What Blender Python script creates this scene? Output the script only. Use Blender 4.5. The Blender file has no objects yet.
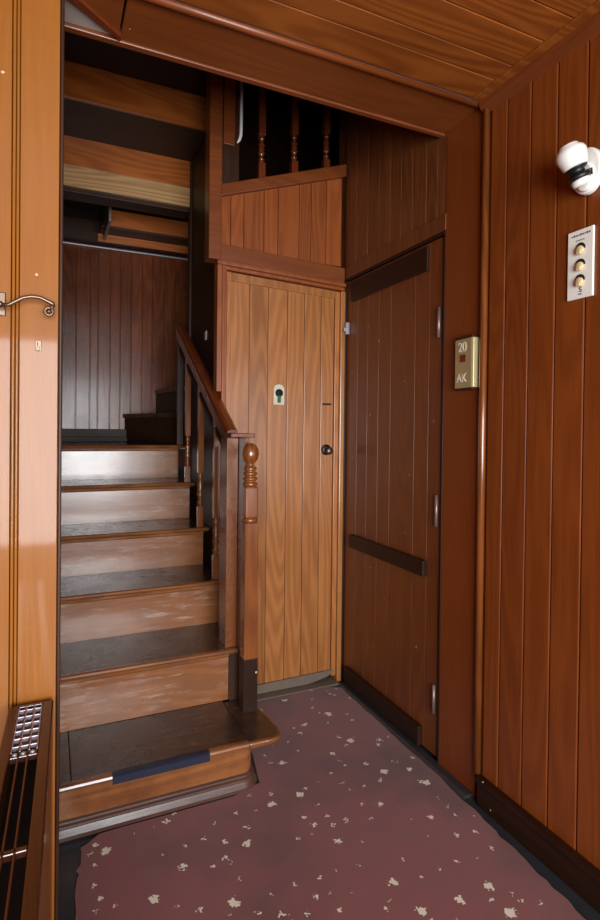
import bpy, bmesh, math, random
from mathutils import Vector, Matrix
random.seed(7)
S = bpy.context.scene
COL = S.collection

# ------------------------------------------------------------------ materials
def lin(c):
    return tuple(((v/255)/12.92 if v/255 <= .04045 else (((v/255)+.055)/1.055)**2.4) for v in c) + (1,)

class NT:
    def __init__(s, name):
        s.m = bpy.data.materials.new(name); s.m.use_nodes = True
        s.t = s.m.node_tree; s.t.nodes.clear()
        s.out = s.n('ShaderNodeOutputMaterial'); s.b = s.n('ShaderNodeBsdfPrincipled')
        s.l(s.b.outputs[0], s.out.inputs[0])
    def n(s, k, **kw):
        o = s.t.nodes.new(k)
        for a, v in kw.items(): setattr(o, a, v)
        return o
    def l(s, a, b): s.t.links.new(a, b)
    def math(s, op, a, b=0.0, c=None, clamp=False):
        o = s.n('ShaderNodeMath', operation=op, use_clamp=clamp)
        for i, v in enumerate((a, b) if c is None else (a, b, c)):
            if isinstance(v, (int, float)): o.inputs[i].default_value = v
            else: s.l(v, o.inputs[i])
        return o.outputs[0]
    def mix(s, fac, a, b, mode='MIX'):
        o = s.n('ShaderNodeMix', data_type='RGBA', blend_type=mode)
        for i, v in ((0, fac), (6, a), (7, b)):
            if isinstance(v, (int, float, tuple)): o.inputs[i].default_value = v
            else: s.l(v, o.inputs[i])
        return o.outputs[2]
    def noise(s, vec, scale, detail=4, rough=.5, dist=0):
        o = s.n('ShaderNodeTexNoise'); o.inputs['Scale'].default_value = scale
        o.inputs['Detail'].default_value = detail; o.inputs['Roughness'].default_value = rough
        o.inputs['Distortion'].default_value = dist
        s.l(vec, o.inputs['Vector']); return o.outputs['Fac']
    def ramp(s, fac, lo, hi):
        o = s.n('ShaderNodeMapRange'); o.inputs[1].default_value = lo; o.inputs[2].default_value = hi
        o.clamp = True; s.l(fac, o.inputs[0]); return o.outputs[0]

def wood(name, light, dark, axis='Z', rough=.34, coat=.25, rings=.55, vary=.3, specks=.0, grime=0.0, grime_col=(30,22,18), ring_f=34, spec=.5, coat_r=.16, wear=0):
    light, dark = [(c[0]*.96, c[1]*.985, c[2]*.93) for c in (light, dark)]
    t = NT(name)
    tc = t.n('ShaderNodeTexCoord'); geo = t.n('ShaderNodeNewGeometry')
    rnd = geo.outputs['Random Per Island']
    mp = t.n('ShaderNodeMapping')
    along = .11
    sc = {'X': (along, 1, 1), 'Y': (1, along, 1), 'Z': (1, 1, along)}[axis]
    mp.inputs['Scale'].default_value = sc
    t.l(tc.outputs['Object'], mp.inputs['Vector'])
    off = t.n('ShaderNodeVectorMath', operation='SCALE'); off.inputs[0].default_value = (7.3, 5.1, 9.7)
    t.l(rnd, off.inputs['Scale'])
    ad = t.n('ShaderNodeVectorMath', operation='ADD'); t.l(mp.outputs[0], ad.inputs[0]); t.l(off.outputs[0], ad.inputs[1])
    v = ad.outputs[0]
    n1 = t.noise(v, 4.5, 2, .45)
    r = t.math('SINE', t.math('MULTIPLY', n1, ring_f*3.2))
    r = t.ramp(r, -.9, 1)
    # fine fibres
    mp2 = t.n('ShaderNodeMapping'); mp2.inputs['Scale'].default_value = tuple(.05 if q == along else 1 for q in sc)
    t.l(tc.outputs['Object'], mp2.inputs['Vector'])
    ad2 = t.n('ShaderNodeVectorMath', operation='ADD'); t.l(mp2.outputs[0], ad2.inputs[0]); t.l(off.outputs[0], ad2.inputs[1])
    f = t.noise(ad2.outputs[0], 170, 3, .6)
    g = t.math('ADD', t.math('MULTIPLY', r, rings), t.math('MULTIPLY', f, 1-rings))
    g = t.math('MULTIPLY_ADD', t.math('SUBTRACT', rnd, .5), vary, g)
    big = t.noise(tc.outputs['Object'], 2.1, 3, .55)
    g = t.math('MULTIPLY_ADD', t.math('SUBTRACT', big, .5), .5, g, clamp=True)
    c = t.mix(g, lin(dark), lin(light))
    hue = t.mix(t.math('MULTIPLY', rnd, vary), (1, 1, 1, 1), (.86, .74, .62, 1))
    c = t.mix(1.0, c, hue, 'MULTIPLY')
    ro = t.math('MULTIPLY_ADD', big, .22, rough-.11)
    if grime:
        gm = t.noise(tc.outputs['Object'], 7, 5, .65)
        gm = t.math('MULTIPLY', t.ramp(gm, .42, .66), grime)
        c = t.mix(gm, c, lin(grime_col)); ro = t.math('MULTIPLY_ADD', gm, .12, ro)
    if wear:
        wm = t.n('ShaderNodeMapping'); wm.inputs['Scale'].default_value = (.12 if axis == 'X' else 1, 1, 1)
        t.l(tc.outputs['Object'], wm.inputs['Vector'])
        wf = t.noise(wm.outputs[0], 60, 5, .7); wb = t.noise(tc.outputs['Object'], 5, 2, .5)
        wk = t.math('MULTIPLY', t.ramp(wf, .52, .68), t.ramp(wb, .42, .62)); wk = t.math('MULTIPLY', wk, wear)
        c = t.mix(wk, c, lin((196,178,164))); ro = t.math('MULTIPLY_ADD', wk, .25, ro)
    if specks:
        vo = t.n('ShaderNodeTexVoronoi'); vo.inputs['Scale'].default_value = 15
        t.l(tc.outputs['Object'], vo.inputs['Vector'])
        sz = t.math('LESS_THAN', vo.outputs['Distance'], t.math('MULTIPLY_ADD', t.noise(tc.outputs['Object'], 90, 1, .5), .12, -.015))
        sp = t.n('ShaderNodeSeparateColor'); t.l(vo.outputs['Color'], sp.inputs[0])
        k = t.math('MULTIPLY', sz, t.math('LESS_THAN', sp.outputs[0], specks*2.2))
        c = t.mix(k, c, lin((205, 170, 140)))
    t.l(c, t.b.inputs['Base Color']); t.l(ro, t.b.inputs['Roughness'])
    t.b.inputs['Coat Weight'].default_value = coat; t.b.inputs['Coat Roughness'].default_value = coat_r
    t.b.inputs['Specular IOR Level'].default_value = spec
    bp = t.n('ShaderNodeBump'); bp.inputs['Strength'].default_value = .22; bp.inputs['Distance'].default_value = .002
    h = t.math('ADD', f, t.math('MULTIPLY', big, 3.0)); t.l(h, bp.inputs['Height']); t.l(bp.outputs[0], t.b.inputs['Normal'])
    return t.m

def plain(name, col, rough=.5, metal=0, noise=.0, coat=0, bump=0):
    t = NT(name); tc = t.n('ShaderNodeTexCoord')
    n = t.noise(tc.outputs['Object'], 30, 4, .6)
    c2 = tuple(v*(1-noise) for v in lin(col)[:3]) + (1,)
    t.l(t.mix(n, c2, lin(col)), t.b.inputs['Base Color'])
    t.b.inputs['Roughness'].default_value = rough; t.b.inputs['Metallic'].default_value = metal
    t.b.inputs['Coat Weight'].default_value = coat
    if bump:
        bp = t.n('ShaderNodeBump'); bp.inputs['Strength'].default_value = bump; bp.inputs['Distance'].default_value = .002
        t.l(n, bp.inputs['Height']); t.l(bp.outputs[0], t.b.inputs['Normal'])
    return t.m

M = {}
M['orange'] = wood('orange_varnished_pine', (156,92,24), (138,76,16), 'Z', .5, .28, .15, .1, specks=.3, coat_r=.06, spec=.25)
M['wall'] = wood('red_brown_boarding', (144,72,26), (110,48,16), 'Z', .38, .12, .3, .35, specks=.10)
M['wall_dark'] = wood('dark_red_boarding', (132,72,36), (92,46,22), 'Z', .38, .15, .4, .35, specks=.06)  # slightly darker boarding tone for the upper right and left stair walls
M['jamb'] = wood('red_varnished_board', (132,62,22), (112,48,16), 'Z', .36, .15, .2, .1, specks=.06)
M['ceil'] = wood('ceiling_boarding', (168,92,34), (118,56,18), 'X', .42, .12, .5, .3, specks=.04)
M['soffit'] = wood('soffit_board', (138,70,26), (110,50,18), 'X', .42, .08, .3, .1, specks=.05)
M['door2'] = wood('golden_boarding', (196,126,74), (140,82,42), 'Z', .32, .45, .38, .6)
M['door3'] = wood('brown_door_boarding', (128,66,28), (96,44,18), 'Z', .38, .12, .3, .35, specks=.06)
M['bead'] = wood('golden_bead', (196,130,76), (150,88,48), 'Z', .28, .4, .2, .1, specks=.1)
M['panel'] = wood('red_panel_boarding', (164,86,40), (122,58,26), 'Z', .38, .2, .4, .55)
M['trimx'] = wood('red_rail_wood', (136,68,28), (104,46,18), 'X', .38, .12, .35, .15)
M['trimy'] = wood('crown_wood', (128,62,28), (100,46,22), 'Y', .34, .3, .3, .1)
M['rail'] = wood('handrail_wood', (124,56,28), (92,38,20), 'Y', .24, .6, .2, .05)
M['tread'] = wood('worn_tread_wood', (88,54,34), (54,34,24), 'X', .24, .35, .3, .1, grime=.75, grime_col=(30,26,26), wear=.22)
M['mould'] = wood('dark_step_moulding', (104,64,52), (64,40,34), 'X', .42, .1, .3, .1, grime=.5, grime_col=(44,40,42))
M['nose'] = wood('tread_nosing_wood', (160,98,58), (110,60,34), 'X', .26, .5, .4, .1, grime=.35)
M['riser'] = wood('worn_riser_wood', (156,94,54), (116,66,36), 'X', .28, .7, .35, .15, grime=.3, grime_col=(92,64,48), wear=.55)
M['over'] = wood('orange_riser_wood', (196,106,44), (146,70,26), 'X', .36, .2, .45, .2)
M['over_pale'] = wood('pale_riser_wood', (206,160,116), (164,112,70), 'X', .40, .1, .6, .1)
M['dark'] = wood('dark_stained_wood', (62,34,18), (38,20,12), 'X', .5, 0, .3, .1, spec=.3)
M['darkz'] = wood('dark_upright_and_shade', (66,36,18), (42,22,12), 'Z', .48, 0, .3, .2, spec=.3)  # dark wood; on the stairwell shell it also paints the unlit void
M['back'] = wood('dark_back_boarding', (136,66,34), (86,40,20), 'Z', .24, .1, .35, .45, grime=.25, spec=.35)
M['base'] = wood('dark_baseboard_wood', (50,25,13), (32,16,9), 'Y', .45, .0, .3, .05, specks=.3, spec=.25)
M['newel'] = wood('newel_wood', (146,80,36), (98,48,20), 'Z', .24, .6, .35, .05)
M['newel_diag'] = wood('figured_newel_board', (134,74,36), (100,52,24), 'Y', .3, .3, .5, .05, ring_f=60)
M['brownmetal'] = wood('brown_painted_grille', (74,30,18), (52,22,14), 'Y', .28, .4, .3, .05)
M['brass'] = plain('aged_brass', (206,192,140), .34, .55, .2)
M['pale_metal'] = plain('pale_lock_metal', (206,204,178), .4, .2, .15)
M['bronze'] = plain('brown_bronze', (120,100,84), .36, .85, .3)
M['steel'] = plain('dull_steel', (180,180,186), .35, .5, .2)
M['hinge'] = plain('hinge_metal', (150,128,118), .4, .6, .2)
M['white'] = plain('white_porcelain', (236,234,228), .25, 0, .04, .4)
M['plate'] = plain('white_plate', (240,238,228), .35, 0, .04)
M['cream'] = plain('cream_toggle', (214,190,140), .3, 0, .15, .3)
M['black'] = plain('black_rubber', (16,16,18), .45, 0, .2)
M['hole'] = plain('dark_hole', (14,16,12), .8)
M['green'] = plain('green_lock_core', (62,90,56), .45, .3, .3)
M['red'] = plain('red_window', (110,18,14), .25, 0, .2, .5)
M['ink'] = plain('pale_print', (232,226,206), .4)
M['dink'] = plain('dark_print', (70,70,74), .5)
M['tape'] = plain('blue_black_nosing_tape', (34,38,56), .42, 0, .3, 0, .4)
M['plaster'] = plain('grey_paint', (176,166,154), .5, 0, .12)
M['floor'] = plain('black_painted_floor', (52,54,58), .38, 0, .45, .1, .5)
M['slot'] = plain('dark_interior', (26,18,14), .8)
M['grid'] = plain('grille_mesh_lit_tone', (186,176,190), .3, .4, .3)  # pale colour carries the white light falling on the mesh
M['sill'] = plain('worn_grey_threshold', (120,104,90), .5, 0, .4, 0, .3)

def carpet_mat():
    t = NT('burgundy_flecked_carpet'); tc = t.n('ShaderNodeTexCoord'); P = tc.outputs['Object']
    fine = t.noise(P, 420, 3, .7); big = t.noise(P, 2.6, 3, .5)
    c = t.mix(fine, lin((100,42,40)), lin((144,76,72)))
    mid = t.noise(P, 9, 4, .6)
    c = t.mix(t.math('MULTIPLY', t.ramp(mid, .4, .7), .35), c, lin((104,62,60)))
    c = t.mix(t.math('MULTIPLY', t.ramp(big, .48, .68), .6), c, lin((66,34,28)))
    # irregular flower flecks
    dn = t.n('ShaderNodeTexNoise'); dn.inputs['Scale'].default_value = 95; dn.inputs['Detail'].default_value = 2
    t.l(P, dn.inputs['Vector'])
    sb = t.n('ShaderNodeVectorMath', operation='SUBTRACT'); sb.inputs[1].default_value = (.5,.5,.5); t.l(dn.outputs['Color'], sb.inputs[0])
    s2 = t.n('ShaderNodeVectorMath', operation='SCALE'); s2.inputs['Scale'].default_value = .042; t.l(sb.outputs[0], s2.inputs[0])
    ad = t.n('ShaderNodeVectorMath', operation='ADD'); t.l(P, ad.inputs[0]); t.l(s2.outputs[0], ad.inputs[1])
    tot = None
    for sc, th, gate, seed in ((9, .085, .6, 0), (15, .06, .42, 3.3)):
        mp = t.n('ShaderNodeMapping'); mp.inputs['Location'].default_value = (seed, seed*1.7, 0); t.l(ad.outputs[0], mp.inputs['Vector'])
        vo = t.n('ShaderNodeTexVoronoi', voronoi_dimensions='2D'); vo.inputs['Scale'].default_value = sc
        vo.inputs['Randomness'].default_value = .85
        t.l(mp.outputs[0], vo.inputs['Vector'])
        sp = t.n('ShaderNodeSeparateColor'); t.l(vo.outputs['Color'], sp.inputs[0])
        rad = t.math('MULTIPLY_ADD', sp.outputs[1], th, th*.55)
        k = t.math('MULTIPLY', t.math('LESS_THAN', vo.outputs['Distance'], rad), t.math('LESS_THAN', sp.outputs[0], gate))
        tot = k if tot is None else t.math('MAXIMUM', tot, k)
    c = t.mix(tot, c, lin((222,210,190)))
    t.l(c, t.b.inputs['Base Color']); t.b.inputs['Roughness'].default_value = .95
    t.b.inputs['Specular IOR Level'].default_value = .15
    t.b.inputs['Sheen Weight'].default_value = .3
    bp = t.n('ShaderNodeBump'); bp.inputs['Strength'].default_value = .5; bp.inputs['Distance'].default_value = .003
    t.l(fine, bp.inputs['Height']); t.l(bp.outputs[0], t.b.inputs['Normal'])
    return t.m
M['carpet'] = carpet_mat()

# ------------------------------------------------------------------ geometry helpers (all coordinates are world metres)
def box(bm, x0, x1, y0, y1, z0, z1, bev=.0015):
    vs = [bm.verts.new((x, y, z)) for x in (x0, x1) for y in (y0, y1) for z in (z0, z1)]
    fs = [(0,1,3,2),(4,6,7,5),(0,4,5,1),(2,3,7,6),(0,2,6,4),(1,5,7,3)]
    F = [bm.faces.new([vs[i] for i in f]) for f in fs]
    if bev:
        es = list({e for f in F for e in f.edges})
        bmesh.ops.bevel(bm, geom=es, offset=min(bev, .4*min(abs(x1-x0), abs(y1-y0), abs(z1-z0))), segments=2, affect='EDGES', profile=.5)

def prism(bm, pts, axis, a, b, bev=0):
    """polygon pts in the plane normal to axis, extruded from a to b. X:(y,z) Y:(x,z) Z:(x,y)"""
    def P(p, q):
        return {'X': (q, p[0], p[1]), 'Y': (p[0], q, p[1]), 'Z': (p[0], p[1], q)}[axis]
    A = [bm.verts.new(P(p, a)) for p in pts]; B = [bm.verts.new(P(p, b)) for p in pts]
    F = [bm.faces.new(A), bm.faces.new(B[::-1])]
    n = len(pts)
    for i in range(n): F.append(bm.faces.new((A[i], B[i], B[(i+1) % n], A[(i+1) % n])))
    bmesh.ops.recalc_face_normals(bm, faces=F)
    if bev:
        es = list({e for f in F for e in f.edges})
        bmesh.ops.bevel(bm, geom=es, offset=bev, segments=2, affect='EDGES', profile=.5)

def lathe(bm, prof, c, axis=Vector((0,0,1)), seg=24):
    """prof: [(radius, distance along axis)]"""
    axis = Vector(axis).normalized(); u = axis.orthogonal().normalized(); w = axis.cross(u)
    c = Vector(c); rings = []
    for r, h in prof:
        if r < 1e-5: rings.append([bm.verts.new(c+axis*h)])
        else: rings.append([bm.verts.new(c+axis*h+(u*math.cos(2*math.pi*k/seg)+w*math.sin(2*math.pi*k/seg))*r) for k in range(seg)])
    F = []
    for a, b in zip(rings, rings[1:]):
        for k in range(seg):
            k2 = (k+1) % seg
            if len(a) == 1 and len(b) == 1: continue
            if len(a) == 1: F.append(bm.faces.new((a[0], b[k2], b[k])))
            elif len(b) == 1: F.append(bm.faces.new((a[k], a[k2], b[0])))
            else: F.append(bm.faces.new((a[k], a[k2], b[k2], b[k])))
    for rg in (rings[0], rings[-1]):
        if len(rg) > 1: F.append(bm.faces.new(rg))
    bmesh.ops.recalc_face_normals(bm, faces=F)
    for f in F: f.smooth = True

def tube(bm, pts, rad, seg=12, flat=1.0):
    pts = [Vector(p) for p in pts]; rings = []; up = Vector((0, 1, 0))
    for i, p in enumerate(pts):
        d = (pts[min(i+1, len(pts)-1)]-pts[max(i-1, 0)]).normalized()
        u = d.cross(up)
        if u.length < 1e-4: u = d.orthogonal()
        u.normalize(); w = d.cross(u)
        r = rad[i] if isinstance(rad, (list, tuple)) else rad
        rings.append([bm.verts.new(p+u*r*math.cos(2*math.pi*k/seg)+w*r*flat*math.sin(2*math.pi*k/seg)) for k in range(seg)])
    F = []
    for a, b in zip(rings, rings[1:]):
        for k in range(seg): F.append(bm.faces.new((a[k], a[(k+1) % seg], b[(k+1) % seg], b[k])))
    F.append(bm.faces.new(rings[0])); F.append(bm.faces.new(rings[-1]))
    bmesh.ops.recalc_face_normals(bm, faces=F)
    for f in F: f.smooth = True

def wloc(o):
    v = Vector((0, 0, 0))
    while o: v = v+o.location; o = o.parent
    return v

def obj(name, build, mat, parent=None, label=None):
    """build: callable(bm) drawing in world coordinates; the object origin sits at its own base centre"""
    bm = bmesh.new(); build(bm)
    for f in bm.faces:
        pass
    xs = [v.co for v in bm.verts]
    lo = Vector([min(v[i] for v in xs) for i in range(3)]); hi = Vector([max(v[i] for v in xs) for i in range(3)])
    org = wloc(parent) if parent else Vector((0, 0, 0))
    bmesh.ops.translate(bm, verts=bm.verts, vec=-org)
    me = bpy.data.meshes.new(name); bm.to_mesh(me); bm.free()
    o = bpy.data.objects.new(name, me); COL.objects.link(o)
    me.materials.append(M[mat] if isinstance(mat, str) else mat)
    if parent: o.parent = parent
    if label: o['label'] = label
    return o

def boxes(*bs, bev=.0015):
    def f(bm):
        for b in bs: box(bm, *b, bev=bev)
    return f

def thing(name, label, cat, loc, group=None):
    o = bpy.data.objects.new(name, None); COL.objects.link(o); o.location = loc
    o.empty_display_size = .1
    o['label'] = label; o['category'] = cat
    if group: o['group'] = group
    return o

def tag(o, label, cat, group=None):
    o['label'] = label; o['category'] = cat
    if group: o['group'] = group
    return o

def struct(name, build=None, mat=None, parent=None, label=None):
    if build is None:
        o = bpy.data.objects.new(name, None); COL.objects.link(o); o.empty_display_size = .1
    else: o = obj(name, build, mat, parent)
    if not parent:
        o['kind'] = 'structure'
    if label: o['label'] = label
    return o

def text_mesh(name, s, size, mat, parent, origin, right, up, depth=.0006):
    cu = bpy.data.curves.new(name, 'FONT'); cu.body = s; cu.size = size; cu.extrude = depth
    cu.align_x = 'CENTER'; cu.align_y = 'CENTER'
    tmp = bpy.data.objects.new(name+'_src', cu); COL.objects.link(tmp)
    bpy.context.view_layer.update()
    me = bpy.data.meshes.new_from_object(tmp.evaluated_get(bpy.context.evaluated_depsgraph_get()))
    bpy.data.objects.remove(tmp)
    r = Vector(right).normalized(); u = Vector(up).normalized(); n = r.cross(u)
    mm = Matrix((r, u, n)).transposed().to_4x4(); mm.translation = Vector(origin)-wloc(parent)
    me.transform(mm); me.materials.clear(); me.materials.append(M[mat])
    o = bpy.data.objects.new(name, me); COL.objects.link(o); o.parent = parent
    return o

G = .0022   # half-gap between boards
CEIL = 2.448
WX = 1.379  # right wall face

# ------------------------------------------------------------------ room shell
struct('floor', boxes((-1.4, 2.3, -1.8, 4.3, -.06, 0), bev=0), 'floor', label='dark painted floor showing as a border round the carpet')

# right wall: boarding from the camera side up to the bead
ys = [1.469, 1.395, 1.295, 1.194, 1.092]
while ys[-1] > -1.7: ys.append(ys[-1]-.1)
ys[-1] = -1.7
def wall_right_b(bm):
    box(bm, WX+.008, WX+.08, -1.7, 1.50, 0, CEIL+.05, 0)
    for a, b in zip(ys, ys[1:]): box(bm, WX, WX+.012, b+G, a-G, 0, CEIL, .003)
struct('wall_right', wall_right_b, 'wall', label='right wall of vertical varnished boards')
# upper part of the right wall above the far door
def wall_upper_b(bm):
    box(bm, WX+.014, WX+.08, 1.745, 2.6, 2.075, 4.0, 0)
    sy = [1.70, 1.758, 1.828, 1.923, 2.004, 2.089, 2.18, 2.28, 2.39, 2.50]
    for a, b in zip(sy, sy[1:]): box(bm, WX+.002, WX+.018, a+G*.6, b-G*.6, 2.135, 4.0, .002)
    box(bm, WX-.004, WX+.018, 1.70, 2.50, 2.072, 2.135, .002)
struct('wall_right_upper', wall_upper_b, 'wall_dark', label='dark boarding of the right wall above the ledged door')
struct('trim_1', lambda bm: tube(bm, [(WX-.004, 1.487, 0.10), (WX-.004, 1.487, CEIL)], .013, 12), 'newel', label='golden rounded bead standing between right wall and plain jamb board')
struct('trim_2', boxes((WX, WX+.05, 1.503, 1.702, 0, CEIL)), 'jamb', label='plain red-brown jamb board beside the ledged door')
struct('baseboard_right', boxes((WX-.022, WX-.001, -1.69, 1.470, 0, .088), (WX-.030, WX-.001, -1.69, 1.470, .084, .104), bev=.004), 'base', label='dark baseboard along the right wall')
struct('trim_3', lambda bm: prism(bm, [(WX, 2.405), (WX, CEIL), (WX-.03, CEIL), (WX-.024, 2.425)], 'Y', -1.69, 1.500, 0), 'trimy', label='dark red crown strip where right wall meets ceiling')

# ceiling of the vestibule
cy = [1.50, 1.389, 1.313, 1.192, 1.092]
while cy[-1] > -1.7: cy.append(cy[-1]-.1)
def ceil_b(bm):
    box(bm, -1.4, WX+.05, -1.7, 1.50, CEIL+.01, CEIL+.08, 0)
    for a, b in zip(cy, cy[1:]): box(bm, -1.38, WX-.062, b+G*.8, a-G*.8, CEIL, CEIL+.014, .0025)
    box(bm, WX-.060, WX, -1.7, 1.50, CEIL-.003, CEIL+.014, .002)
struct('ceiling', ceil_b, 'ceil', label='boarded ceiling of the vestibule')
struct('trim_4', lambda bm: tube(bm, [(-.2, 1.516, CEIL-.001), (WX, 1.516, CEIL-.001)], .012, 12), 'trimx', label='rounded bead across the ceiling in front of the header')
# header over the opening
def header_b(bm):
    box(bm, .182, WX+.05, 1.530, 1.716, CEIL-.001, CEIL+.06, .003)
    prism(bm, [(.176, 1.532), (.176, 1.690), (.062, 1.596), (.062, 1.532)], 'Z', CEIL, CEIL+.05, .002)
struct('trim_5', header_b, 'soffit', label='wide red-brown board of the header underside')
struct('trim_6', boxes((-.2, WX+.04, 1.719, 1.742, CEIL-.008, CEIL+.2), bev=.003), 'trimx', label='lower lip of the header across the stair opening')
struct('trim_7', lambda bm: prism(bm, [(.182, 1.716), (.182, 1.694), (.02, 1.560), (-.01, 1.560), (-.01, 1.572)], 'Z', CEIL-.010, CEIL+.02, .002), 'rail', label='diagonal strip at the left end of the header')
struct('trim_8', lambda bm: prism(bm, [(.176, 1.717), (-.1, 1.717), (-.1, 1.51)], 'Z', CEIL+.004, CEIL+.03, 0), 'plaster', label='grey triangular infill at the left end of the header')
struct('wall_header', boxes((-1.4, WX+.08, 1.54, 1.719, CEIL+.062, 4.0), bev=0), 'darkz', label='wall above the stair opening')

# left side: wall end, jamb, hung door
struct('wall_left', boxes((-.12, .010, 1.50, 4.2, 0, 4.0), bev=0), 'wall_dark', label='wall closing the left side of the stairs')
struct('trim_9', boxes((-.067, .0165, 1.45, 1.499, 0, CEIL)), 'orange', label='wide orange varnished jamb board at the left of the photo')
struct('trim_10', boxes((.0175, .026, 1.4505, 1.52, 0, CEIL-.002), bev=.003), 'darkz', label='thin dark edge strip of the left jamb')
struct('trim_11', boxes((-.0755, -.0685, 1.455, 1.499, 0, CEIL), (-.0835, -.0765, 1.452, 1.499, 0, CEIL), bev=.003), 'orange', label='pair of narrow beads beside the left jamb board')
dr1 = struct('door_1', boxes((-.62, -.0855, 1.458, 1.495, .01, 2.40)), 'orange', label='orange varnished door at the left edge of the photo')
hn = obj('lever_handle', lambda bm: tube(bm, [(-.101, 1.41, 1.574), (-.088, 1.408, 1.573), (-.074, 1.406, 1.582), (-.058, 1.405, 1.592), (-.040, 1.405, 1.597), (-.022, 1.405, 1.596), (-.008, 1.406, 1.590), (.004, 1.407, 1.585), (.007, 1.408, 1.578)],
         [.0042, .0045, .0045, .0045, .0045, .0045, .0045, .0055, .003], 12), 'bronze', dr1, 'brown metal lever handle with curled end')
def curl(bm):
    pts = [(-.004+.0085*math.cos(a), 1.407, 1.5665+.0085*math.sin(a)) for a in [math.radians(q) for q in range(60, 421, 20)]]
    tube(bm, pts, .0032, 10); lathe(bm, [(0, -.004), (.0045, -.003), (.0045, .003), (0, .004)], (-.004, 1.407, 1.5665), (0, 1, 0), 12)
    tube(bm, [(.004, 1.408, 1.584), (.003, 1.407, 1.577), (0, 1.407, 1.574)], .004, 8)
obj('handle_curl', curl, 'bronze', hn)
def hplate(bm):
    box(bm, -.118, -.0955, 1.450, 1.457, 1.555, 1.610, .002)
    lathe(bm, [(.008, 0), (.0075, .03), (.006, .043), (0, .044)], (-.104, 1.452, 1.575), (0, -1, 0), 16)
obj('handle_plate', hplate, 'bronze', hn)
strike = tag(obj('strike_plate', boxes((-.033, -.020, 1.4475, 1.4495, 1.478, 1.503), (-.0295, -.0235, 1.445, 1.448, 1.479, 1.489), bev=.0008), 'bronze'), 'small worn metal catch plate on the orange jamb below the lever handle', 'catch plate')
obj('keyhole', boxes((-.029, -.027, 1.4465, 1.4478, 1.491, 1.499), bev=0), 'hole', strike)
struct('wall_front_left', boxes((-1.4, -.12, 1.50, 1.56, 0, CEIL+.08), (-1.4, -.63, 1.46, 1.50, 0, CEIL), (-.63, -.085, 1.46, 1.50, 2.41, CEIL), bev=0), 'orange', label='boarding round the left door')
struct('wall_left_vestibule', boxes((-1.4, -1.3, -1.7, 1.5, 0, CEIL), bev=0), 'wall', label='left wall of the vestibule beyond the frame')

# wall behind the camera with its window
wz0, wz1, wx0, wx1 = .35, 2.0, -.80, 1.00
BY = -1.7
struct('wall_back', boxes((-1.4, wx0, BY-.1, BY, 0, CEIL+.08), (wx1, WX+.08, BY-.1, BY, 0, CEIL+.08), (wx0, wx1, BY-.1, BY, 0, wz0), (wx0, wx1, BY-.1, BY, wz1, CEIL+.08), bev=0), 'wall', label='wall with the window behind the photographer')
w1 = struct('window_1', boxes((wx0, wx0+.05, BY-.06, BY, wz0, wz1), (wx1-.05, wx1, BY-.06, BY, wz0, wz1), (wx0, wx1, BY-.06, BY, wz0, wz0+.05), (wx0, wx1, BY-.06, BY, wz1-.05, wz1), (.13, .17, BY-.06, BY, wz0, wz1)), 'orange', label='window behind the photographer')

# outer shell of the stairwell, darkness of the void put into its colour
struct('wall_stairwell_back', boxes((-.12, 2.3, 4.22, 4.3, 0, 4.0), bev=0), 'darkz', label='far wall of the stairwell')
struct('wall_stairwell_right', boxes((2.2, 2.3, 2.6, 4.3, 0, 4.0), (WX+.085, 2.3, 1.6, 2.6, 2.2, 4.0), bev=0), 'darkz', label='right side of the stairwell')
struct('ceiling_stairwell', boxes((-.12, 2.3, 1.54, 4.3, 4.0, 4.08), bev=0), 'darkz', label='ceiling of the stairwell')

# plank back wall of the landing
bx = [.012, .07, .159, .249, .301, .381, .449, .524, .6, .671, .757, .838, .919, 1.0, 1.1, 1.2]
def backwall(bm):
    box(bm, .012, 1.4, 4.112, 4.16, 1.0, 2.62, 0)
    for a, b in zip(bx, bx[1:]): box(bm, a+G, b-G, 4.10, 4.118, 1.20, 2.545, .003)
struct('wall_landing', backwall, 'back', label='dark boarded wall at the back of the stair landing')
struct('trim_12', boxes((.012, 1.2, 4.078, 4.10, 2.546, 2.557), bev=.004), 'steel', label='pale metal edged strip along the top of the landing boarding')
struct('baseboard_landing', boxes((.012, .50, 4.075, 4.10, 1.197, 1.285), (.012, .50, 4.062, 4.10, 1.197, 1.232), bev=.004), 'dark', label='dark baseboard of the landing wall')

# ------------------------------------------------------------------ wall and plank door facing the camera (y = 2.50)
D = 2.50
def sidewall(bm):
    box(bm, .747, .79, 2.532, 3.24, 0, 2.86, .002)
    box(bm, .735, .79, 3.20, 3.255, 0, 2.86, .004)
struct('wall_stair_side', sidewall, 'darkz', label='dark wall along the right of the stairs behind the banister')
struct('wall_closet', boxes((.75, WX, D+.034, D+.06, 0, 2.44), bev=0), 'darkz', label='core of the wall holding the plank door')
def casing(bm):
    box(bm, .698, .7215, D-.028, D+.03, 1.470, 2.058, .003)
    box(bm, .722, .735, D-.028, D+.03, 0, 2.058, .003)
    box(bm, .735, .748, D-.020, D+.03, 0, 2.046, .004)
    prism(bm, [(.698, 2.059), (WX-.006, 2.028), (WX-.006, 2.046), (.698, 2.077)], 'Y', D-.030, D+.03, .003)
    prism(bm, [(.735, 2.040), (WX-.006, 2.010), (WX-.006, 2.027), (.735, 2.057)], 'Y', D-.020, D+.03, .003)
struct('trim_13', casing, 'panel', label='moulded casing round the golden plank door')
struct('trim_14', boxes((1.352, 1.3775, D-.018, D+.03, 0, 2.009), bev=.004), 'bead', label='bright golden post in the corner between the two plank doors')
dr2 = struct('door_2', None, label='golden plank door with keyhole plate beside the stairs')
dr2.location = (1.05, D, 0)
sx = [.772, .866, .963, 1.065, 1.157, 1.251, 1.325]
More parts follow.
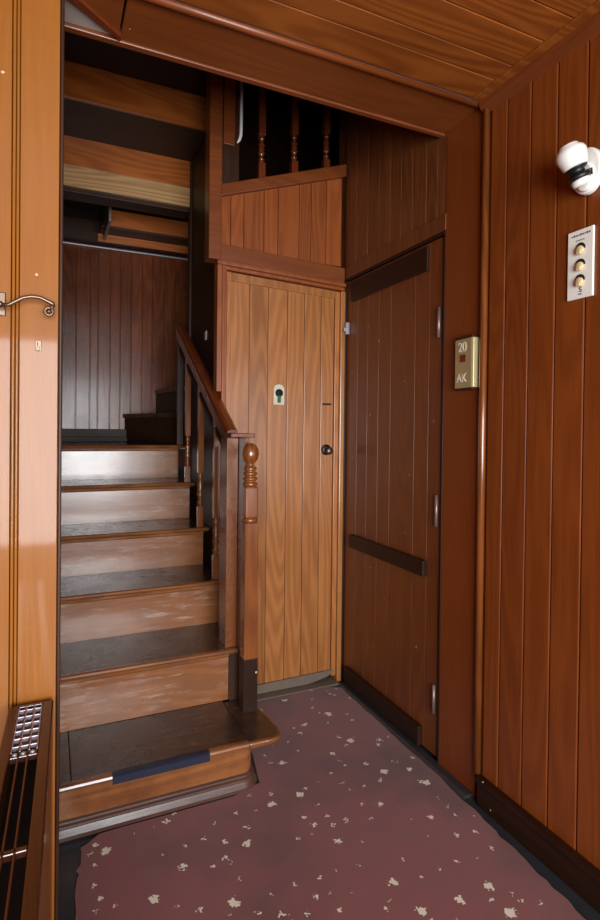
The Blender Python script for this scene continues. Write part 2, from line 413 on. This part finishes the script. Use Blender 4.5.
def d2planks(bm):
    box(bm, .752, 1.350, D+.016, D+.032, .04, 2.03, 0)
    for a, b in zip(sx, sx[1:]):
        za = 2.012-.045*(a-.772)
        box(bm, a+G*.8, b-G*.8, D+.006, D+.020, .055, za-.012, .002)
obj('plank_panel', d2planks, 'door2', dr2)
def d2frame(bm):
    box(bm, .750, .7715, D-.004, D+.02, .03, 2.035, .002)
    box(bm, 1.3265, 1.351, D-.004, D+.02, .03, 2.006, .002)
    prism(bm, [(.7715, 1.994), (1.3265, 1.969), (1.3265, 2.006), (.7715, 2.034)], 'Y', D-.003, D+.02, .002)
obj('door_frame', d2frame, 'door2', dr2)
obj('bottom_board', lambda bm: prism(bm, [(.75, .012), (1.20, .012), (1.30, .03), (1.345, .055), (1.345, .062), (.75, .052)], 'Y', D-.006, D+.02, .002), 'sill', dr2, 'worn grey bottom strip of the plank door')
kp = obj('keyhole_plate', lambda bm: prism(bm, [(.993, 1.418), (1.049, 1.418), (1.049, 1.500), (1.040, 1.514), (1.021, 1.520), (1.002, 1.514), (.993, 1.500)], 'Y', D-.001, D+.0055, .0012), 'pale_metal', dr2, 'pale metal keyhole plate with rounded top')
def kh(bm):
    lathe(bm, [(0, 0), (.020, 0), (.020, .003), (0, .003)], (1.021, D-.001, 1.476), (0, -1, 0), 24)
obj('keyhole', kh, 'hole', kp)
obj('lock_core', boxes((1.012, 1.030, D-.0055, D-.001, 1.428, 1.464), bev=.002), 'green', kp, 'green tinged lock core')
kb = obj('door_knob', lambda bm: lathe(bm, [(0, 0), (.012, 0), (.010, .012), (.012, .020), (.0185, .026), (.0195, .034), (.014, .041), (0, .043)], (1.287, D+.001, 1.192), (0, -1, 0), 24), 'bronze', dr2, 'small round dark metal knob')
obj('knob_rose', lambda bm: lathe(bm, [(0, 0), (.028, 0), (.027, .005), (.014, .008), (0, .008)], (1.287, D+.006, 1.196), (0, -1, 0), 24), 'black', kb)
obj('latch_slot', boxes((1.262, 1.312, D+.003, D+.0065, 1.424, 1.434), bev=.001), 'dark', dr2)
struct('door_2_threshold', boxes((.735, WX-.03, D-.055, D+.03, 0, .010), bev=.003), 'sill', label='worn threshold under the golden plank door')

# boarded panel above that door: underside of the second flight
pn = struct('wall_over_door', None, label='boarded panel with sloping top rail above the golden plank door')
pn.location = (1.03, D, 2.06)
psx = [.716, .768, .833, .935, 1.008, 1.121, 1.186, 1.271, 1.360]
rz = lambda x: 2.378+(x-.723)*.336
def pnl(bm):
    for a, b in zip(psx, psx[1:]):
        a2, b2 = a+G*.6, b-G*.6
        prism(bm, [(a2, 2.14), (b2, 2.14), (b2, rz(b2)+.01), (a2, rz(a2)+.01)], 'Y', D+.004, D+.020, .0015)
obj('panel_boards', pnl, 'panel', pn)
obj('panel_backing', lambda bm: prism(bm, [(.70, 2.07), (1.37, 2.07), (1.37, 2.60), (.70, 2.38)], 'Y', D+.020, D+.033, 0), 'darkz', pn)
obj('bottom_rail', lambda bm: prism(bm, [(.70, 2.079), (1.372, 2.049), (1.372, 2.128), (.70, 2.158)], 'Y', D-.016, D+.02, .003), 'trimx', pn)
obj('top_rail', lambda bm: prism(bm, [(.716, rz(.716)), (1.372, rz(1.372)), (1.372, rz(1.372)+.062), (.716, rz(.716)+.055)], 'Y', D-.022, D+.045, .004), 'trimx', pn)
obj('corner_post', boxes((.655, .715, D-.03, D+.05, 2.078, 2.95), bev=.004), 'trimx', pn)

# posts and balusters of the upper flight
up = thing('upper_banister', 'dark turned balusters and boxed post above the golden plank door', 'banister', (.95, D, 2.44))
obj('boxed_post', boxes((.716, .802, D-.012, D+.07, 2.437, 3.2), bev=.003), 'darkz', up)
obj('post_panel', boxes((.724, .778, D-.018, D-.011, 2.62, 3.1), bev=.003), 'trimx', up)
def mstrip(bm):
    pts = [(.8065, D-.02, 3.0), (.8065, D-.02, 2.70), (.805, D-.02, 2.672), (.798, D-.02, 2.648), (.788, D-.02, 2.634)]
    tube(bm, pts, [.008, .008, .008, .007, .003], 10)
obj('metal_strip', mstrip, 'white', up, 'metal strip hooked at its lower end, bright reflection painted as white')  # white colour stands in for light reflecting off the metal
def baluster(bm, x, y, z0, z1, s=.018, tz=None, tl=.16):
    """square ends, turned vase in between"""
    tz = tz if tz is not None else (z0+z1)/2
    box(bm, x-s, x+s, y-s, y+s, z0, tz-tl/2, .002)
    box(bm, x-s, x+s, y-s, y+s, tz+tl/2, z1, .002)
    p = []
    q = [(.95, 0), (.55, .05), (.95, .10), (.95, .14), (.5, .19), (.75, .28), (1.1, .36), (.6, .45), (1.05, .5), (.6, .55), (1.1, .64), (.75, .72), (.5, .81), (.95, .86), (.95, .90), (.55, .95), (.95, 1)]
    lathe(bm, [(r*s, tz-tl/2+h*tl) for r, h in q], (x, y, 0), (0, 0, 1), 16)
for x, tz in ((.920, 2.645), (1.092, 2.69), (1.269, 2.735)):
    obj('baluster', lambda bm: baluster(bm, x, D+.012, rz(x)+.052, 3.1, .017, tz, .13), 'rail', up)
obj('handrail', lambda bm: prism(bm, [(.80, 3.1), (1.37, 3.29), (1.37, 3.34), (.80, 3.15)], 'Y', D-.02, D+.045, .003), 'darkz', up)

# ------------------------------------------------------------------ ledged door in the right wall
dr3 = struct('door_3', None, label='red-brown ledged plank door in the right wall')
dr3.location = (WX, 2.1, 0)
dy = [2.478, 2.371, 2.276, 2.178, 2.078, 1.898, 1.804, 1.724]
def d3(bm):
    box(bm, WX+.022, WX+.04, 1.724, 2.478, .02, 2.06, 0)
    for a, b in zip(dy, dy[1:]): box(bm, WX+.008, WX+.026, b+G*.6, a-G*.6, .02, 2.055, .001)
obj('plank_panel', d3, 'door3', dr3)
def ledge(z0, z1, y0, y1, t): return lambda bm: box(bm, WX+.0075-t, WX+.0075, y0, y1, z0, z1, .003)
obj('top_ledge', ledge(1.945, 2.045, 1.812, 2.43, .010), 'base', dr3, 'dark top ledge of the door')
obj('middle_ledge', ledge(.712, .776, 1.798, 2.40, .022), 'base', dr3, 'dark middle ledge of the door')
obj('bottom_ledge', ledge(.022, .100, 1.812, 2.43, .024), 'base', dr3, 'dark bottom ledge of the door')
for z0, z1 in ((1.663, 1.782), (.925, 1.048), (.190, .302)):
    def hg(bm):
        lathe(bm, [(0, z0), (.0065, z0), (.0065, z1), (0, z1)], (WX-.002, 1.734, 0), (0, 0, 1), 14)
        box(bm, WX+.003, WX+.0075, 1.737, 1.750, z0, z1, .0008)
    obj('hinge', hg, 'hinge', dr3, 'pale metal butt hinge')
struct('trim_15', boxes((WX-.001, WX+.05, 1.7035, 1.7125, 0, 2.07), (WX-.002, WX+.05, 1.70, 2.50, 2.060, 2.071), (WX+.041, WX+.06, 1.704, 2.5, 0, 2.07), (WX-.001, WX+.05, 2.481, 2.50, 0, 2.06), bev=.002), 'base', label='dark frame edge round the ledged door')
lt = tag(obj('door_catch', boxes((WX-.012, WX+.0055, 2.450, 2.474, 1.785, 1.845), (WX-.022, WX-.011, 2.455, 2.468, 1.80, 1.818), bev=.002), 'steel'), 'small pale steel catch on the far edge of the ledged door', 'door catch')

# ------------------------------------------------------------------ carpet
def rag(a, b, n, amp):
    out = []
    for i in range(n):
        t = i/n; x = a[0]+(b[0]-a[0])*t; y = a[1]+(b[1]-a[1])*t
        dx, dy_ = b[0]-a[0], b[1]-a[1]; L = math.hypot(dx, dy_)
        q = random.uniform(-amp, amp); out.append((x-dy_/L*q, y+dx/L*q))
    return out
def carpet_b(bm):
    pts = []
    pts += rag((.070, -1.66), (.074, 1.66), 120, .005)
    pts += rag((.074, 1.66), (.092, 1.80), 8, .008)
    pts += rag((.092, 1.80), (.150, 1.838), 6, .005)
    pts += rag((.150, 1.838), (.660, 1.840), 8, .001)
    pts += rag((.706, 1.872), (.742, 2.06), 3, .001)
    pts += rag((.742, 2.06), (.745, 2.44), 3, .001)
    pts += rag((.745, 2.443), (1.318, 2.443), 12, .002)
    pts += rag((1.334, 2.41), (1.331, 1.576), 30, .003)
    pts += rag((1.331, 1.576), (1.300, .95), 24, .006)
    pts += rag((1.300, .95), (1.300, -1.66), 60, .006)
    prism(bm, pts, 'Z', .0005, .0075)
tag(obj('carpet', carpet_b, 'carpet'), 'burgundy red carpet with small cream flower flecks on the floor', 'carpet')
struct('trim_16', lambda bm: prism(bm, [(WX-.046, 0), (WX-.002, 0), (WX-.002, .012), (WX-.030, .012), (WX-.044, .004)], 'Y', 1.51, 2.44, 0), 'floor', label='low dark strip along the foot of the ledged door')

# ------------------------------------------------------------------ staircase
st = thing('staircase', 'worn varnished wooden stairs rising from the carpet to the dark landing', 'staircase', (.37, 2.5, 0))
NY = [1.808+.31*i for i in range(6)]
NZ = [.200, .408, .604, .794, .996, 1.195]
XL, XR = .028, .722
def bull(bm, x0, x1, y, z, th=.020):
    prism(bm, [(y+.014, z-th), (y+.006, z-th+.002), (y+.001, z-th*.7), (y-.001, z-th*.45), (y+.002, z-th*.15), (y+.010, z), (y+.026, z), (y+.026, z-th)], 'X', x0, x1, 0)
# first step
def t1(bm):
    prism(bm, [(.067, 1.832), (.640, 1.832), (.640, 2.135), (.067, 2.135)], 'Z', .174, .2, .0015)
    box(bm, XL, .065, 1.832, 2.135, .174, .2, .0015)
tr = obj('tread', t1, 'tread', st)
def endpts(q):
    arc = []
    x0, y0, rr = .716, 1.866, .062-q
    for k in range(0, 15):
        a = math.radians(-95+k*8.5); arc.append((x0+rr*math.cos(a), y0+rr*math.sin(a)))
    return [(.6425, 1.806+q)]+arc+[(.772-q, 1.96), (.754-q, 2.06), (.735, 2.12), (.6425, 2.12)]
obj('tread_return', lambda bm: prism(bm, endpts(.012), 'Z', .1985, .2005, 0), 'tread', tr)
obj('return_nosing', lambda bm: prism(bm, endpts(0), 'Z', .178, .1984, .006), 'nose', tr)
obj('nosing', lambda bm: bull(bm, XL, .6415, NY[0], .2), 'nose', tr, 'golden worn nosing of the first tread')
obj('nosing_tape', lambda bm: (prism(bm, [(1.806, .172), (1.8055, .196), (1.813, .2012), (1.831, .2012), (1.831, .2), (1.815, .2), (1.8075, .195), (1.808, .172)], 'X', .186, .500, 0)), 'tape', tr, 'ribbed blue-black tape on the nosing')
def r1(bm):
    pts = [(XL, 1.868), (.635, 1.868)]
    for k in range(0, 10):
        a = math.radians(-90+k*10); pts.append((.640+.040*math.cos(a), 1.908+.040*math.sin(a)))
    pts += [(.680, 2.12), (XL, 2.12)]
    prism(bm, pts, 'Z', .0, .1735, 0)
obj('riser', r1, 'nose', st)
def m1(bm):
    prof = [(0, .016), (.006, .022), (.018, .022), (.030, .015), (.036, .012), (.040, .014), (.045, .013), (.048, .008), (.052, .009), (.056, .008), (.060, .002)]
    path = [(XL, 1.868, 0, -1)]
    for k in range(0, 10):
        a = math.radians(-90+k*10); path.append((.640+.040*math.cos(a), 1.908+.040*math.sin(a), math.cos(a), math.sin(a)))
    path.append((.680, 2.1, 1, 0))
    rows = [[bm.verts.new((px+nx*o, py+ny*o, z)) for z, o in prof+[(.060, -.002), (0, -.002)]] for px, py, nx, ny in path]
    F = []
    n = len(rows[0])
    for a, b in zip(rows, rows[1:]):
        for k in range(n): F.append(bm.faces.new((a[k], b[k], b[(k+1) % n], a[(k+1) % n])))
    F += [bm.faces.new(rows[0]), bm.faces.new(rows[-1][::-1])]
    bmesh.ops.recalc_face_normals(bm, faces=F)
obj('base_moulding', m1, 'mould', st, 'dark moulding round the foot of the first step')
for i in range(1, 6):
    y, z = NY[i], NZ[i]
    y2 = NY[i+1]+.03 if i < 5 else 4.10
    xr = .700 if i == 1 else (XR if i < 3 else .742)
    if i == 5:
        def tb(bm): box(bm, XL-.01, .742, y+.026, y2, z-.026, z, .001); box(bm, .742, 1.4, 3.26, y2, z-.026, z, .001)
    else:
        def tb(bm): box(bm, XL, xr if i != 2 else .718, y+.026, y2, z-.026, z, .001)
    t_ = obj('landing' if i == 5 else 'tread', tb, 'tread', st)
    obj('nosing', lambda bm: bull(bm, XL, xr if i != 2 else .718, y, z), 'nose', t_)
    zb = NZ[i-1]
    obj('riser', boxes((XL, min(xr, .716), y+.020, y+.036, zb+.0005, z-.0205), bev=0), 'riser', st)
    obj('scotia', lambda bm: prism(bm, [(y+.0195, z-.036), (y+.0195, z-.0205), (y+.012, z-.0205), (y+.014, z-.030)], 'X', XL, min(xr, .716), 0), 'riser', t_)
# closed side under the first steps
obj('corner_block', boxes((.664, .7195, 2.1245, 2.137, .2005, .387), bev=.001), 'darkz', st, 'dark block at the right end of the second riser')
obj('side_stringer', lambda bm: prism(bm, [(2.125, 0), (2.46, 0), (2.46, .575), (2.44, .575), (2.44, .57), (2.155, .375), (2.125, .20)], 'X', .7225, .734, .0015), 'newel_diag', st)
# dark inner string above treads beside the balusters
def winder(pts, z, zb, nm):
    w = obj(nm, lambda bm: prism(bm, pts, 'Z', z-.03, z, .003), 'tread', st)
    obj('winder_riser', lambda bm: prism(bm, [(p[0]+(.012 if k in (0, 1) else 0), p[1]+(.01 if k in (0, 1) else 0)) for k, p in enumerate(pts)], 'Z', zb, z-.0305, 0), 'dark', w)
winder([(.725, 3.44), (.470, 4.095), (1.38, 4.095), (1.38, 3.30), (.80, 3.30)], 1.395, 1.1955, 'winder_tread')
winder([(.775, 3.46), (.690, 4.095), (1.38, 4.095), (1.38, 3.30), (.84, 3.30)], 1.572, 1.3955, 'winder_tread')

# banister of the first flight
ba = thing('banister', 'slim turned newel post with ball top, handrail and balusters beside the worn stairs', 'banister', (.712, 2.03, .2))
NX, NYy = .712, 2.032
nw = obj('newel_post', lambda bm: (box(bm, NX-.027, NX+.027, NYy-.027, NYy+.027, .405, .935, .003),
    lathe(bm, [(.027, .935), (.031, .940), (.031, .950), (.024, .955)], (NX, NYy, 0)),
    box(bm, NX-.026, NX+.026, NYy-.026, NYy+.026, .953, 1.075, .006),
    lathe(bm, [(.020, 1.07), (.027, 1.078), (.030, 1.084), (.027, 1.091), (.019, 1.094), (.026, 1.099), (.030, 1.105), (.026, 1.111), (.018, 1.114), (.025, 1.119), (.029, 1.125), (.025, 1.131), (.017, 1.134), (.024, 1.139), (.027, 1.144), (.023, 1.150), (.015, 1.155), (.015, 1.166), (.022, 1.170), (.030, 1.182), (.0335, 1.20), (.031, 1.220), (.022, 1.236), (.010, 1.243), (0, 1.244)], (NX, NYy, 0), (0, 0, 1), 28)), 'newel', ba)
obj('newel_foot', boxes((NX-.029, NX+.029, NYy-.029, NYy+.029, .2005, .407), bev=.002), 'base', nw, 'dark lower sleeve of the newel post')
def sp(bm):
    box(bm, .7005, .7215, 2.062, 2.235, .41, 1.262, .002)
obj('side_panel', sp, 'newel_diag', ba)
obj('panel_post', boxes((.652, .6995, 2.145, 2.235, .4085, 1.262), bev=.002), 'newel_diag', ba, 'figured square post behind the newel post')
obj('side_panel_foot', boxes((.7015, .7205, 2.062, 2.110, .201, .409), bev=.001), 'base', ba)
obj('panel_bead', lambda bm: (box(bm, .664, .724, 2.236, 2.262, .408, 1.262, .004), box(bm, .6965, .7225, 2.264, 2.40, .408, 1.215, .003)), 'trimx', ba)
def railshape(y0, z0, y1, z1, w=.021, h=.066, xc=.700):
    def f(bm):
        prof = [(-w, 0), (-w, h*.55), (-w*1.15, h*.7), (-w*.9, h*.92), (-w*.4, h), (w*.4, h), (w*.9, h*.92), (w*1.0, h*.7), (w, h*.55), (w, 0)]
        A = [bm.verts.new((xc+a, y0, z0+b)) for a, b in prof]; B = [bm.verts.new((xc+a, y1, z1+b)) for a, b in prof]
        F = [bm.faces.new(A), bm.faces.new(B[::-1])]
        for k in range(len(A)): F.append(bm.faces.new((A[k], B[k], B[(k+1) % len(A)], A[(k+1) % len(A)])))
        bmesh.ops.recalc_face_normals(bm, faces=F)
    return f
obj('handrail', railshape(2.225, 1.215, 3.27, 1.835, .025, .078), 'rail', ba)
obj('handrail_cap', boxes((.655, .755, 2.10, 2.222, 1.2635, 1.281), bev=.003), 'rail', ba)
railz = lambda y: 1.225+(y-2.225)*(.62/1.045)
obj('lower_rail', railshape(2.25, 1.16, 3.24, 1.745, .013, .028), 'dark', ba)
for y, z0, tz in ((2.468, .6045, .80), (2.765, .7945, .985), (3.055, .9965, 1.17)):
    obj('baluster', lambda bm: baluster(bm, .700, y, z0, railz(y)+.004, .0145, tz, .17), 'newel', ba)
obj('rail_post', boxes((.684, .722, 3.262, 3.298, 1.196, 1.86), bev=.003), 'darkz', ba)

tag(obj('wall_tag', boxes((.7445, .7468, 2.84, 2.875, 1.765, 1.812), bev=.0006), 'plate'), 'tiny pale tag fixed to the dark wall above the handrail', 'tag')

# ------------------------------------------------------------------ underside of the third flight
uf = thing('upper_staircase', 'underside of the upper wooden stairs, orange stepped boards overhead', 'staircase', (.38, 3.0, 2.6))
x0, x1 = .028, .742
obj('riser', boxes((x0, x1, 2.83, 2.85, 2.852, 3.02), bev=.001), 'over', uf)
obj('riser', boxes((x0, x1-.005, 3.215, 3.235, 2.702, 2.875), bev=.001), 'over', uf)
obj('riser', boxes((x0, x1-.005, 3.213, 3.235, 2.592, 2.700), bev=.001), 'over_pale', uf, 'paler lower board with curving grain')
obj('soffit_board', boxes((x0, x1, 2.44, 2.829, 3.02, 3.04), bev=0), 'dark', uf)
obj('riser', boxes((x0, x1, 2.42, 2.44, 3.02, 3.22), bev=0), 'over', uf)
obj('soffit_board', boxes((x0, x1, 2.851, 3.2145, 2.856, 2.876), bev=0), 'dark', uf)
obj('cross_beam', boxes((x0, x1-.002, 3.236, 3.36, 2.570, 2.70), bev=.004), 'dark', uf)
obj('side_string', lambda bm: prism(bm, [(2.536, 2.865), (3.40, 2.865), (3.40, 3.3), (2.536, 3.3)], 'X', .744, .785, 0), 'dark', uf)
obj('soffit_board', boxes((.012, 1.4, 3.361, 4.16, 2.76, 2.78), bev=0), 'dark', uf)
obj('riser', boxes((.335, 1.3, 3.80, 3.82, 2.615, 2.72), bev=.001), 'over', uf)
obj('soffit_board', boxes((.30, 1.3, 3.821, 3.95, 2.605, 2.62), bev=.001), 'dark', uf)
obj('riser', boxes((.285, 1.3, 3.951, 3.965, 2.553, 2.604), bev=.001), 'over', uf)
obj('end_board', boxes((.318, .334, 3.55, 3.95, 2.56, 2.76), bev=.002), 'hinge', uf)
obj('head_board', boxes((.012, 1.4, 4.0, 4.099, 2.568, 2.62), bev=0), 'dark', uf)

# ------------------------------------------------------------------ fittings on the right wall
# lamp holder with oval base
lm = thing('wall_lamp', 'white porcelain wall lamp with oval base and black joint on the right wall', 'wall lamp', (WX, 1.085, 2.05))
def oval(bm):
    pts = []
    for k in range(32):
        a = 2*math.pi*k/32; pts.append((1.078+.046*math.cos(a), 2.030+.064*math.sin(a)))
    prism(bm, pts, 'X', WX-.024, WX-.0005, .006)
    pts = [(1.074+.028*math.cos(2*math.pi*k/28), 2.010+.040*math.sin(2*math.pi*k/28)) for k in range(28)]
    prism(bm, pts, 'X', WX-.036, WX-.023, .005)
ob = obj('base', oval, 'white', lm)
ax = Vector((-.34, .14, .93)).normalized()
c0 = Vector((WX-.056, 1.072, 2.006))
obj('joint', lambda bm: (lathe(bm, [(.026, -.012), (.030, -.006), (.030, 0), (.021, .003), (.019, .016), (.027, .019), (.030, .023), (0, .0231)], c0, ax, 24), tube(bm, [c0+Vector((0,-.024,.006)), c0+Vector((.012,-.030,.012)), c0+Vector((.024,-.022,0))], .0025, 8)), 'black', lm, 'black joint between shade and base')
obj('neck', lambda bm: lathe(bm, [(0, -.028), (.022, -.027), (.027, -.012), (0, -.0119)], c0, ax, 24), 'white', lm)
obj('lamp_shade', lambda bm: lathe(bm, [(0, .024), (.029, .024), (.033, .029), (.040, .052), (.041, .064), (.037, .074), (.029, .080), (.026, .085), (.024, .088), (0, .089)], c0, ax, 36), 'white', lm)

# switch plate
sw = thing('switch_plate', 'tall white switch plate with three cream toggles on the right wall', 'switch', (WX, 1.101, 1.78))
obj('plate', boxes((WX-.0075, WX-.0004, 1.062, 1.145, 1.682, 1.878), bev=.0018), 'plate', sw)
for z in (1.822, 1.776, 1.732):
    t_ = obj('toggle', lambda bm: (lathe(bm, [(0, 0), (.013, 0), (.013, .006), (.0115, .008), (.007, .010), (0, .011)], (WX-.0072, 1.102, z-.004), (-1, 0, 0), 20), box(bm, WX-.019, WX-.010, 1.094, 1.110, z-.017, z-.004, .004)), 'cream', sw)
    obj('toggle_slot', lambda bm: prism(bm, [(1.102+.016*math.cos(a), z+.002+.016*math.sin(a)) for a in [math.radians(q) for q in range(-10, 191, 20)]], 'X', WX-.0095, WX-.0070, 0), 'hole', t_)
text_mesh('plate_mark', 'S', .022, 'dink', sw, (WX-.0080, 1.100, 1.706), (0, -1, 0), (0, 0, 1))
obj('plate_mark_bar', boxes((WX-.0085, WX-.0075, 1.096, 1.106, 1.692, 1.695), bev=0), 'dink', sw)
def scr(bm):
    for k in range(9):
        y = 1.129-k*.007; h = .002+.002*((k*5) % 3)/2
        box(bm, WX-.0084, WX-.0074, y-.002, y+.002, 1.862-h/2, 1.862+h, 0)
    for k in range(5): box(bm, WX-.0084, WX-.0074, 1.114-k*.006, 1.117-k*.006, 1.846, 1.849, 0)
obj('fine_print', scr, 'dink', sw)

# brass control box
cb = thing('brass_control_box', 'small brass control box with red window on the jamb board', 'control box', (WX, 1.585, 1.545))
def cbox(bm):
    prism(bm, [(WX-.0005, 1.522), (WX-.026, 1.527), (WX-.030, 1.535), (WX-.022, 1.628), (WX-.0005, 1.640)], 'Z', 1.455, 1.632, .002)
obj('housing', cbox, 'brass', cb)
def onface(y, off=.0008):   # x of the housing face at depth y
    return WX-.030+.008*(y-1.535)/.093-off
obj('dark_cap', boxes((WX-.024, WX-.0005, 1.536, 1.628, 1.6325, 1.642), bev=.002), 'darkz', cb)
obj('dark_cap', boxes((WX-.024, WX-.0005, 1.536, 1.628, 1.448, 1.4545), bev=.002), 'darkz', cb)
obj('red_window', lambda bm: prism(bm, [(onface(1.565), 1.565), (onface(1.565, .003), 1.565), (onface(1.595, .003), 1.595), (onface(1.595), 1.595)], 'Z', 1.548, 1.574, 0), 'red', cb, 'dark red window')
fr = Vector((.008, .093, 0)).normalized()
text_mesh('number_text', '20', .050, 'ink', cb, (onface(1.585, .0012), 1.585, 1.601), -fr, (0, 0, 1))
text_mesh('letter_text', 'AK', .044, 'ink', cb, (onface(1.588, .0012), 1.588, 1.490), -fr, (0, 0, 1))

for _o in cb.children: _o.location.y -= .016
# ------------------------------------------------------------------ radiator cabinet at the lower left
rc = thing('radiator_cabinet', 'slim radiator cabinet with brown slotted grille top and orange side at lower left', 'radiator cabinet', (-.03, 1.1, 0))
Y0, Y1, ZT = .35, 1.428, .65
sk = lambda y: .0110+(y-1.42)*.0335     # right edge runs slightly askew
def skew(bm, a, b, y0, y1, z0, z1, bev=.0015):
    prism(bm, [(sk(y0)+a, y0), (sk(y0)+b, y0), (sk(y1)+b, y1), (sk(y1)+a, y1)], 'Z', z0, z1, bev)
obj('side_panel', lambda bm: skew(bm, -.014, -.0008, Y0, Y1, 0, ZT-.014), 'orange', rc, 'orange varnished side panel')
obj('side_panel', lambda bm: skew(bm, -.092, -.080, Y0, Y1, 0, ZT-.014), 'orange', rc)
obj('end_panel', lambda bm: skew(bm, -.0795, -.0145, Y1-.012, Y1, 0, ZT-.014), 'orange', rc)
gl = obj('grille_frame', lambda bm: (skew(bm, -.0225, 0, Y0, Y1, ZT-.0135, ZT, .003), skew(bm, -.094, -.073, Y0, Y1, ZT-.0135, ZT, .003),
      skew(bm, -.073, -.0225, Y1-.012, Y1, ZT-.0135, ZT, .002), skew(bm, -.073, -.0225, 1.205, 1.223, ZT-.0135, ZT-.001, .002), skew(bm, -.073, -.0225, .935, .946, ZT-.0135, ZT-.001, .002), skew(bm, -.073, -.0225, .60, .612, ZT-.0135, ZT-.001, .002)), 'brownmetal', rc, 'brown grille frame')
def ribs(bm):
    for o in (-.0575, -.0405): skew(bm, o-.002, o+.002, Y0+.002, Y1-.012, ZT-.0130, ZT-.001, .001)
obj('grille_rib', ribs, 'brownmetal', gl)
def mesh_(bm):
    for k in range(6): 
        y = 1.245+k*.031; skew(bm, -.0728, -.0228, y-.002, y+.002, ZT-.010, ZT-.0005, .001)
    for o in (-.071, -.0555, -.0385, -.0245): skew(bm, o-.0012, o+.0012, 1.224, 1.415, ZT-.010, ZT-.0002, .0005)
obj('grille_mesh', mesh_, 'grid', gl, 'mesh section at the far end of the grille, painted as if white-lit')
obj('interior', lambda bm: skew(bm, -.0795, -.0145, Y0, Y1-.013, .52, .56, 0), 'slot', rc)
for o in (-.064, -.049, -.032):
    obj('screw', lambda bm: lathe(bm, [(0, 0), (.0045, 0), (.004, .003), (0, .004)], (sk(1.213)+o, 1.213, ZT-.001), (0, 0, 1), 12), 'steel', gl)

# ------------------------------------------------------------------ light, world, camera
def area(name, loc, rot, sx_, sy_, power, col):
    l = bpy.data.lights.new(name, 'AREA'); l.shape = 'RECTANGLE'; l.size = sx_; l.size_y = sy_; l.energy = power; l.color = col
    o = bpy.data.objects.new(name, l); COL.objects.link(o); o.location = loc; o.rotation_euler = rot; return o
area('window_daylight', ((wx0+wx1)/2, BY-.06, (wz0+wz1)/2), (math.radians(90), 0, 0), wx1-wx0-.08, wz1-wz0-.08, 112, (.92, .97, 1.0))
w = bpy.data.worlds.new('daylight'); S.world = w; w.use_nodes = True
w.node_tree.nodes['Background'].inputs[0].default_value = (.8, .9, 1, 1); w.node_tree.nodes['Background'].inputs[1].default_value = .6

yaw, pit, rol = .42663, .0101994, -.0112818
f = Vector((math.sin(yaw)*math.cos(pit), math.cos(yaw)*math.cos(pit), -math.sin(pit)))
r = Vector((math.cos(yaw), -math.sin(yaw), 0)); d = f.cross(r)
r2 = r*math.cos(rol)+d*math.sin(rol); d2 = -r*math.sin(rol)+d*math.cos(rol)
cam = bpy.data.cameras.new('camera'); co = bpy.data.objects.new('camera', cam); COL.objects.link(co)
m = Matrix((r2, -d2, -f)).transposed().to_4x4(); m.translation = (0, 0, 1.3); co.matrix_world = m
cam.sensor_fit = 'HORIZONTAL'; cam.sensor_width = 36; cam.lens = 33.0; cam.shift_y = -(460-434.77)/600
cam.clip_start = .05
S.camera = co
S.view_settings.view_transform = 'Standard'; S.view_settings.look = 'None'; S.view_settings.exposure = .8; S.view_settings.gamma = 1
S.view_settings.use_curve_mapping = False
